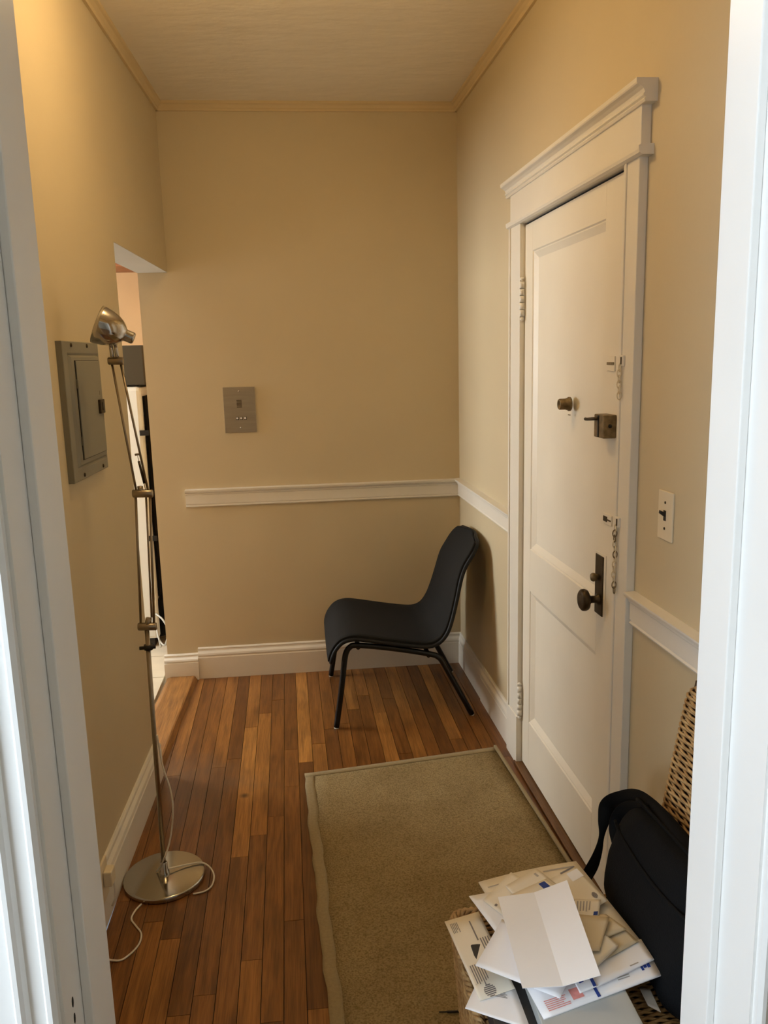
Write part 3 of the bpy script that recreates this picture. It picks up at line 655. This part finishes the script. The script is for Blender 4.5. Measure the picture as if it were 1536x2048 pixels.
# ---- rug
rg = thing('rug', 'tan sisal rug with bound edges in front of the door', 'rug', (.37, 2.1, 0))
FLc, FRc = Vector((-.046, 2.859)), Vector((.721, 2.963))
NLc, NRc = Vector((.030, 1.06)), Vector((.835, 1.06))
def rug_pt(s, t):
    l = FLc.lerp(NLc, t); r = FRc.lerp(NRc, t)
    wob = .0022*math.sin(t*23)+.0022*math.sin(t*51+1)+.0015*math.sin(t*97)
    q = l.lerp(r, s); q.x += wob*(1-s)
    z = .007 + .0035*max(0, math.sin(t*23+.6))*(1-s)**6
    return (q.x, q.y, z)
mb = MB(); mb.grid([[rug_pt(.035+.957*j/12, .012+.988*i/60) for j in range(13)] for i in range(61)], True, .006); build('weave', mb, 'rug', rg)
def band(fn):
    mb = MB(); mb.grid(fn, True, .008); build('binding', mb, 'rugband', rg)
def up(p): return (p[0], p[1], p[2]+.0012)
band([[up(rug_pt(.045*j/3, i/60)) for j in range(4)] for i in range(61)])
band([[up(rug_pt(1-.014*j/3, i/60)) for j in range(4)] for i in range(61)])
band([[up(rug_pt(j/24, .016*i/2)) for j in range(25)] for i in range(3)])
a, b = on_z(878, 2024, .012), on_z(918, 2023, .012)
mb = MB(); mb.tube([a, a.lerp(b, .4), a.lerp(b, .42), b], [.0016, .0018, .0028, .0026], 8); tag(build('pen', mb, 'black'), 'short black stick lying on the rug beside the wicker chair', 'pen')

# ---- wicker chair against the right wall
wc = thing('wicker_chair', 'natural wicker chair with tall back against the right wall', 'chair', (.5, 1.25, 0))
SY0, SY1, SX0, SX1, SZ = 1.025, 1.445, .255, .735, .450
def rrect(x0, x1, y0, y1, r, n=60):
    pts = []; w, h = x1-x0-2*r, y1-y0-2*r; per = 2*(w+h)+2*math.pi*r
    for k in range(n):
        d = per*k/n
        for seg, L_ in (('b', w), ('c0', math.pi*r/2), ('r', h), ('c1', math.pi*r/2), ('t', w), ('c2', math.pi*r/2), ('l', h), ('c3', math.pi*r/2)):
            if d <= L_+1e-9: break
            d -= L_
        a = d/r
        if seg == 'b': p = (x0+r+d, y0, 0, -1)
        elif seg == 'c0': p = (x1-r+r*math.sin(a), y0+r-r*math.cos(a), math.sin(a), -math.cos(a))
        elif seg == 'r': p = (x1, y0+r+d, 1, 0)
        elif seg == 'c1': p = (x1-r+r*math.cos(a), y1-r+r*math.sin(a), math.cos(a), math.sin(a))
        elif seg == 't': p = (x1-r-d, y1, 0, 1)
        elif seg == 'c2': p = (x0+r-r*math.sin(a), y1-r+r*math.cos(a), -math.sin(a), math.cos(a))
        elif seg == 'l': p = (x0, y1-r-d, -1, 0)
        else: p = (x0+r-r*math.cos(a), y0+r-r*math.sin(a), -math.cos(a), -math.sin(a))
        pts.append(p)
    return pts
def woven(name, spec, n, amp, r, label=None):
    """spec: list of (outline, z or function) rings; each strand goes in and out of the stakes"""
    mb = MB()
    for i, (ol, zf) in enumerate(spec):
        ring = []
        for k, (x, y, nx, ny) in enumerate(ol):
            s = amp*math.cos(math.pi*k/3 + math.pi*i)*(1+.15*random.uniform(-1, 1))
            p = zf(x+nx*s, y+ny*s); p.z += random.uniform(-.0006, .0006); ring.append(tuple(p))
        mb.tube(ring, r, 5, closed=True)
    o = build(name, mb, 'wicker', wc, merge=False); o['kind'] = 'stuff'; return o
spec = []
for i in range(44):
    z = .185+i*.0061; t = i/43
    ins = .020*(1-t)
    spec.append((rrect(SX0+ins, SX1, SY0+ins, SY1-ins, .035, 132), (lambda zz: (lambda x, y: Vector((x, y, zz))))(z)))
woven('apron_weave', spec, 132, .0035, .0033)
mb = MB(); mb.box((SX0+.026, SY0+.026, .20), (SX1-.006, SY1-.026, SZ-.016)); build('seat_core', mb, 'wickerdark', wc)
mb = MB()
for i in range(62):
    y = SY0+.014+i*(SY1-SY0-.028)/61
    mb.tube([(SX0+.012+j*(SX1-SX0-.02)/24, y, SZ-.006+(.003 if (i+j) % 2 else -.003)) for j in range(25)], .0033, 5)
o = build('seat_weave', mb, 'wicker', wc, merge=False); o['kind'] = 'stuff'
# rolled seat edge
def braid(outline, zc, r, turns):
    mb = MB()
    for ph in (0, 2.1, 4.2):
        ring = []
        for k, (x, y, nx, ny) in enumerate(outline):
            a = turns*2*math.pi*k/len(outline)+ph
            ring.append((x+nx*r*math.cos(a), y+ny*r*math.cos(a), zc+r*math.sin(a)))
        mb.tube(ring, r*.72, 6, closed=True)
    return mb
build('seat_edge', braid(rrect(SX0+.002, SX1, SY0+.002, SY1-.002, .035, 260), SZ-.008, .006, 44), 'wicker', wc, merge=False)
for x, y in ((SX0+.05, SY0+.05), (SX0+.045, SY1-.035), (SX1-.06, SY0+.05), (SX1-.06, SY1-.05)):
    mb = MB(); mb.tube([(x, y, .0085), (x, y, .22)], [.016, .020], 12); build('leg', mb, 'legwood', wc)
# back: leaning slab with woven wrapping
def back_map(x, y, z):        # x across thickness, z up along the back
    t = (z-.44)/.48
    return Vector((.690+.064*t+.012*t*t+x, y, z))
spec = []
for i in range(74):
    z = .452+i*.0062; t = i/73
    ins = .0 if t < .93 else .03*((t-.93)/.07)**2
    spec.append((rrect(-.022, .022, SY0+.004+ins, SY1+.012-ins, .0215, 84), (lambda zz: (lambda x, y: back_map(x, y, zz)))(z)))
woven('back_weave', spec, 84, .0030, .0032)
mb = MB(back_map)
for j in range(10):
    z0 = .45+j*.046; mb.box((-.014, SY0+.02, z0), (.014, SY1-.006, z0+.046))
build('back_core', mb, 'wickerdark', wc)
path = [tuple(back_map(0, SY0+.03+(SY1-SY0-.04)*k/40, .912)) for k in range(41)]
mb = MB()
for ph in (0, 2.1, 4.2):
    mb.tube([(p[0]+.010*math.cos(k*.9+ph), p[1], p[2]+.010*math.sin(k*.9+ph)) for k, p in enumerate(path)], .0068, 6)
build('top_braid', mb, 'wicker', wc, merge=False)

# ---- black bag on the chair
bg = thing('shoulder_bag', 'black nylon shoulder bag leaning on the wicker chair back', 'bag', (.58, 1.26, SZ+.002))
def bag_pt(u, v, w):
    """u 0..1 along (far to near), v 0..1 up, w -1..1 thickness"""
    y = 1.452-.385*u
    xb, xt = .604, .640
    x = xb+(xt-xb)*v; z = SZ+.006+.205*v + .035*u*v
    th = .046*(1-.40*v**2.2)*(1-.25*(2*u-1)**6)
    bulge = .010*math.sin(math.pi*v)
    return Vector((x+w*th-bulge*(1 if w < 0 else 0), y, z))
def se(t, e): return math.copysign(abs(math.sin(t))**e, math.sin(t))
def ce(t, e): return math.copysign(abs(math.cos(t))**e, math.cos(t))
nu, nv = 44, 26; rows = []
for i in range(nv+1):
    ph = -math.pi/2+math.pi*i/nv; row = []
    for j in range(nu+1):
        th = 2*math.pi*j/nu
        a = ce(ph, .35)*ce(th, .35); b = ce(ph, .35)*se(th, .5); c = se(ph, .35)
        q = bag_pt(.5+.5*a, .5+.5*c, b); q += Vector((1, 0, 0))*(.003*math.sin(q.y*60+q.z*25)+.002*math.sin(q.z*90))
        row.append(tuple(q))
    rows.append(row)
mb = MB(); mb.grid(rows, True); build('body', mb, 'bag', bg)
pts = [bag_pt(.03+.94*k/30, .80-.06*math.sin(k/30*3.1), -1)+Vector((-.003, 0, .0)) for k in range(31)]
mb = MB(); mb.tube([tuple(p) for p in pts], .0030, 6); build('flap_seam', mb, 'webbing', bg)
pts = [bag_pt(.02+.96*k/30, .995, .1) for k in range(31)]
mb = MB(); mb.tube([tuple(p+Vector((0, 0, .001))) for p in pts], .0045, 6); build('zip', mb, 'webbing', bg)
def ribbon(name, pts, widths, dirs, th=.0022):
    P = spline(pts, 8); W = spline([(w, 0, 0) for w in widths], 8); Dd = spline(dirs, 8)
    rows = []
    for p, w, d in zip(P, W, Dd):
        d = d.normalized(); rows.append([tuple(p-d*(w.x/2)), tuple(p), tuple(p+d*(w.x/2))])
    mb = MB(); mb.grid(rows, True, th); return build(name, mb, 'webbing', bg)
sx = .640
S = [bag_pt(.62, .97, .5), bag_pt(.40, 1.02, .45), on_x(1285, 1600, .655), on_x(1240, 1598, .650), on_x(1216, 1610, sx), on_x(1208, 1640, sx-.01), on_x(1203, 1672, sx-.015), on_x(1195, 1705, sx-.02), on_x(1180, 1740, sx-.03), on_x(1160, 1775, sx-.04)]
ribbon('shoulder_strap', S, [.03, .03, .034, .036, .036, .026, .012, .020, .034, .036], [(1, .2, .1), (1, .3, .3), (.2, .5, 1), (-.4, .2, 1), (-1, .3, .35), (-1, .4, .1), (-1, .2, 0), (-1, .3, -.2), (-1, .4, -.4), (-1, .3, -.5)])
S = [on_x(1300, 1625, .652), on_x(1262, 1618, .645), on_x(1240, 1632, .640), on_x(1232, 1660, .632), on_x(1236, 1695, .625), on_x(1240, 1725, .615), on_x(1238, 1760, .60), on_x(1222, 1795, .58), on_x(1200, 1825, .56)]
ribbon('carry_strap', S, [.03, .034, .034, .030, .022, .018, .020, .024, .024], [(0, .6, 1), (-.3, .5, 1), (-1, .3, .5), (-1, .3, .1), (-1, .2, 0), (-1, .3, 0), (-1, .3, -.2), (-1, .2, -.3), (-1, .2, -.4)])

# ---- book, box and mail on the seat
ZS = SZ+.004
bk = thing('flat_case', 'charcoal flat case under the mail on the wicker seat', 'case', (.40, 1.13, ZS))
mb = MB(); mb.box((.268, 1.035, ZS), (.498, 1.300, ZS+.032), .003); build('cover', mb, 'darkbook', bk)
mb = MB(); mb.box((.272, 1.039, ZS+.006), (.494, 1.296, ZS+.026)); build('pages', mb, 'darkbook', bk)
gb = thing('cardboard_box', 'flat grey card box on top of the charcoal case', 'box', (.42, 1.10, ZS+.033))
p0, p1 = on_z(1066, 2000, ZS+.055), on_z(1262, 2000, ZS+.055)
mb = MB(); mb.box((p0.x, 1.03, ZS+.033), (p1.x, 1.235, ZS+.055), .0015); build('body', mb, 'greybox', gb)
mb = MB(); mb.box((p0.x+.004, 1.034, ZS+.0552), (p1.x-.004, 1.13, ZS+.0556)); build('lid_label', mb, 'greybox', gb)
mb = MB(); mb.box((p0.x+.008, 1.098, ZS+.0558), (p0.x+.024, 1.0992, ZS+.0560)); build('print', mb, 'ink', gb)

def mail(label, name, cat, corners, zs, m='paper', thick=.0012, bend=0, crease=None, prints=(), group='mail piled on the wicker chair'):
    """corners: pixels in order, lying at heights zs above the seat; prints: (u0,v0,u1,v1,material)"""
    W = [on_z(x, y, ZS+z) for (x, y), z in zip(corners, zs)]
    def pt(u, v, up=0):
        a = W[0].lerp(W[1], u); b = W[3].lerp(W[2], u); p = a.lerp(b, v).copy()
        p.z += bend*4*u*(1-u)+up
        if crease is not None:
            c, h = crease; p.z += h*(u/c if u < c else (1-u)/(1-c))
        return p
    nu = 12; us = sorted(set([i/nu for i in range(nu+1)] + ([crease[0]] if crease else [])))
    o = thing(name, label, cat, (W[0]+W[1]+W[2]+W[3])/4, group)
    mb = MB(); mb.grid([[tuple(pt(u, v/6)) for u in us] for v in range(7)], crease is None, 0)
    top = mb
    mb = MB(); mb.grid([[tuple(pt(u, v/6)) for u in us] for v in range(7)], crease is None, thick)
    # keep the thickness below the sheet
    if sum(v.z for v in mb.v[len(us)*7:len(us)*14]) > sum(v.z for v in mb.v[:len(us)*7]):
        mb = MB(); mb.grid([[tuple(pt(u, v/6)) for u in us] for v in range(7)], crease is None, -thick)
    build('sheet', mb, m, o)
    for (u0, v0, u1, v1, pm) in prints:
        mb = MB(); k = 5
        mb.grid([[tuple(pt(u0+(u1-u0)*i/k, v0+(v1-v0)*j/2, .0007)) for i in range(k+1)] for j in range(3)], True); build('print', mb, pm, o)
    return o
def lines(u0, v0, u1, v1, n, m='ink', along='u', ragged=True):
    out = []
    for i in range(n):
        a = v0+(v1-v0)*i/n if along == 'u' else u0+(u1-u0)*i/n
        e = random.uniform(.7, 1) if ragged else 1
        if along == 'u': out.append((u0, a, u0+(u1-u0)*e, a+(v1-v0)/n*.45, m))
        else: out.append((a, v0, a+(u1-u0)/n*.45, v0+(v1-v0)*e, m))
    return out
def seal(u, v, r, asp, m='ink'):
    out = []
    for k in range(-3, 4):
        h = math.sqrt(max(0, 1-(k/3.3)**2))*r; out.append((u-h, v+(k-.4)*r*asp/3.3, u+h, v+(k+.25)*r*asp/3.3, m))
    return out
# bottom of the pile upwards (heights in metres above the seat)
mail('long cream envelope with grey print on the wicker edge, leftmost of the pile', 'envelope', 'envelope', [(889, 1843), (957, 1823), (1030, 1976), (960, 2001)], [.020, .030, .042, .036], 'cream', prints=
     lines(.10, .06, .32, .20, 5, 'ink', 'v') + [(.62, .09, .66, .36, 'ink')] + lines(.70, .34, .98, .50, 4, 'ink', 'v') + lines(.12, .62, .50, .88, 6, 'ink', 'v') + seal(.36, .94, .16, .42))
mail('white printed envelope lowest at the front left of the pile', 'envelope', 'envelope', [(930, 2016), (952, 1968), (1030, 1975), (1062, 2060)], [.030, .034, .038, .038], 'paper', prints=lines(.66, .20, .96, .78, 7, 'ink', 'v'))
mail('large white catalogue envelope spread under the whole pile', 'envelope', 'envelope', [(957, 1764), (1152, 1722), (1288, 1889), (1075, 1960)], [.058, .062, .060, .058], 'cream', .002, .004, prints=[(.30, .03, .34, .05, 'lightink'), (.62, .055, .93, .07, 'lightink'), (.05, .08, .18, .09, 'lightink')])
mail('white envelope with red stamp and blue stripe at the front of the pile', 'envelope', 'envelope', [(1052, 1972), (1298, 1905), (1323, 1950), (1088, 2038)], [.062, .064, .060, .058], 'paper', .002, prints=
     lines(.06, .56, .26, .90, 6, 'red') + [(.27, .46, .36, .80, 'red')] + [(.475, .10, .50, .36, 'blue'), (.465, .34, .49, .62, 'blue'), (.45, .60, .475, .97, 'blue')] + lines(.66, .40, .80, .72, 4, 'lightink') + [(.86, .22, .97, .27, 'lightink')] + [(.875, .44, .895, .62, 'blue'), (.90, .42, .925, .55, 'blue'), (.93, .38, .955, .58, 'blue')])
mail('pale envelope jutting out just above the red stamped one', 'envelope', 'envelope', [(1110, 1920), (1282, 1878), (1308, 1918), (1195, 1972)], [.066, .066, .068, .068], 'paper', .002, prints=[(.62, .86, .76, .90, 'lightink')])
mail('small folded white slip peeking from under the folded letter', 'paper_slip', 'paper', [(1148, 1962), (1182, 1948), (1194, 1972), (1160, 1986)], [.070]*4, 'paper', prints=[(.2, .1, .45, .35, 'blue'), (.8, .0, .98, .98, 'blue')])
mail('white envelope corner poking out at the upper left of the pile', 'envelope', 'envelope', [(938, 1792), (1060, 1770), (1130, 1850), (1000, 1875)], [.066, .07, .07, .066], 'paper')
mail('cream envelope with pointed corner along the far edge of the pile', 'envelope', 'envelope', [(966, 1800), (1022, 1744), (1100, 1790), (1030, 1850)], [.070, .072, .072, .070], 'cream', prints=[(.06, .30, .12, .36, 'ink')])
mail('cream envelope beside the blue stripe at the far edge of the pile', 'envelope', 'envelope', [(1010, 1772), (1073, 1736), (1140, 1790), (1070, 1830)], [.074, .074, .076, .074], 'cream', prints=[(.80, .10, .86, .22, 'lightink')])
mail('white bill with a blue stripe tucked behind the folded letter', 'envelope', 'envelope', [(1020, 1790), (1092, 1757), (1150, 1800), (1060, 1860)], [.079, .079, .080, .079], 'cream', prints=[(.74, .06, .90, .42, 'blue')])
mail('white windowed envelope with a black line near the bag strap', 'envelope', 'envelope', [(1096, 1760), (1149, 1732), (1216, 1800), (1150, 1840)], [.074, .074, .074, .076], 'cream', prints=[(.45, -.01, .98, .025, 'ink'), (.60, .08, .99, .30, 'paper')] + seal(.82, .78, .07, 1.0, 'ink'))
mail('tan printed envelope with a tiny blue mark right of the folded letter', 'envelope', 'envelope', [(1120, 1796), (1202, 1799), (1196, 1838), (1120, 1850)], [.078]*4, 'cream', prints=lines(.42, .12, .80, .62, 5, 'lightink', 'v') + [(.86, .62, .97, .80, 'blue')])
mail('tan envelope lowest of those fanned out on the right side', 'envelope', 'envelope', [(1160, 1838), (1240, 1850), (1277, 1882), (1190, 1930)], [.070, .070, .070, .072], 'tan')
mail('grey tan envelope with a sharp right corner, middle of the fan', 'envelope', 'envelope', [(1150, 1830), (1212, 1828), (1253, 1857), (1175, 1890)], [.076, .076, .076, .076], 'tan', .002)
mail('thick folded statement below the tan envelope on the right', 'envelope', 'envelope', [(1150, 1880), (1210, 1868), (1237, 1890), (1186, 1938)], [.078, .080, .078, .078], 'cream', .004)
mail('tan envelope right beside the folded letter, topmost of the fan', 'envelope', 'envelope', [(1130, 1826), (1219, 1834), (1199, 1901), (1130, 1900)], [.084, .084, .084, .084], 'tan', .0015)
mail('plain white envelope jutting left under the folded letter', 'envelope', 'envelope', [(951, 1930), (1004, 1838), (1165, 1900), (1120, 1996)], [.064, .078, .082, .070], 'paper', .0015)
mail('creased white letter folded in two on top of the pile', 'letter', 'letter', [(996, 1794), (1134, 1760), (1201, 1950), (1045, 1976)], [.094, .108, .104, .090], 'paper', .001, 0, (.52, -.009))
# scrap of paper beside the bag
mail('crumpled white scrap of paper beside the bag at the front edge', 'paper_scrap', 'paper', [(1278, 1974), (1300, 1978), (1322, 2024), (1296, 2010)], [.010, .014, .012, .016], 'paper')
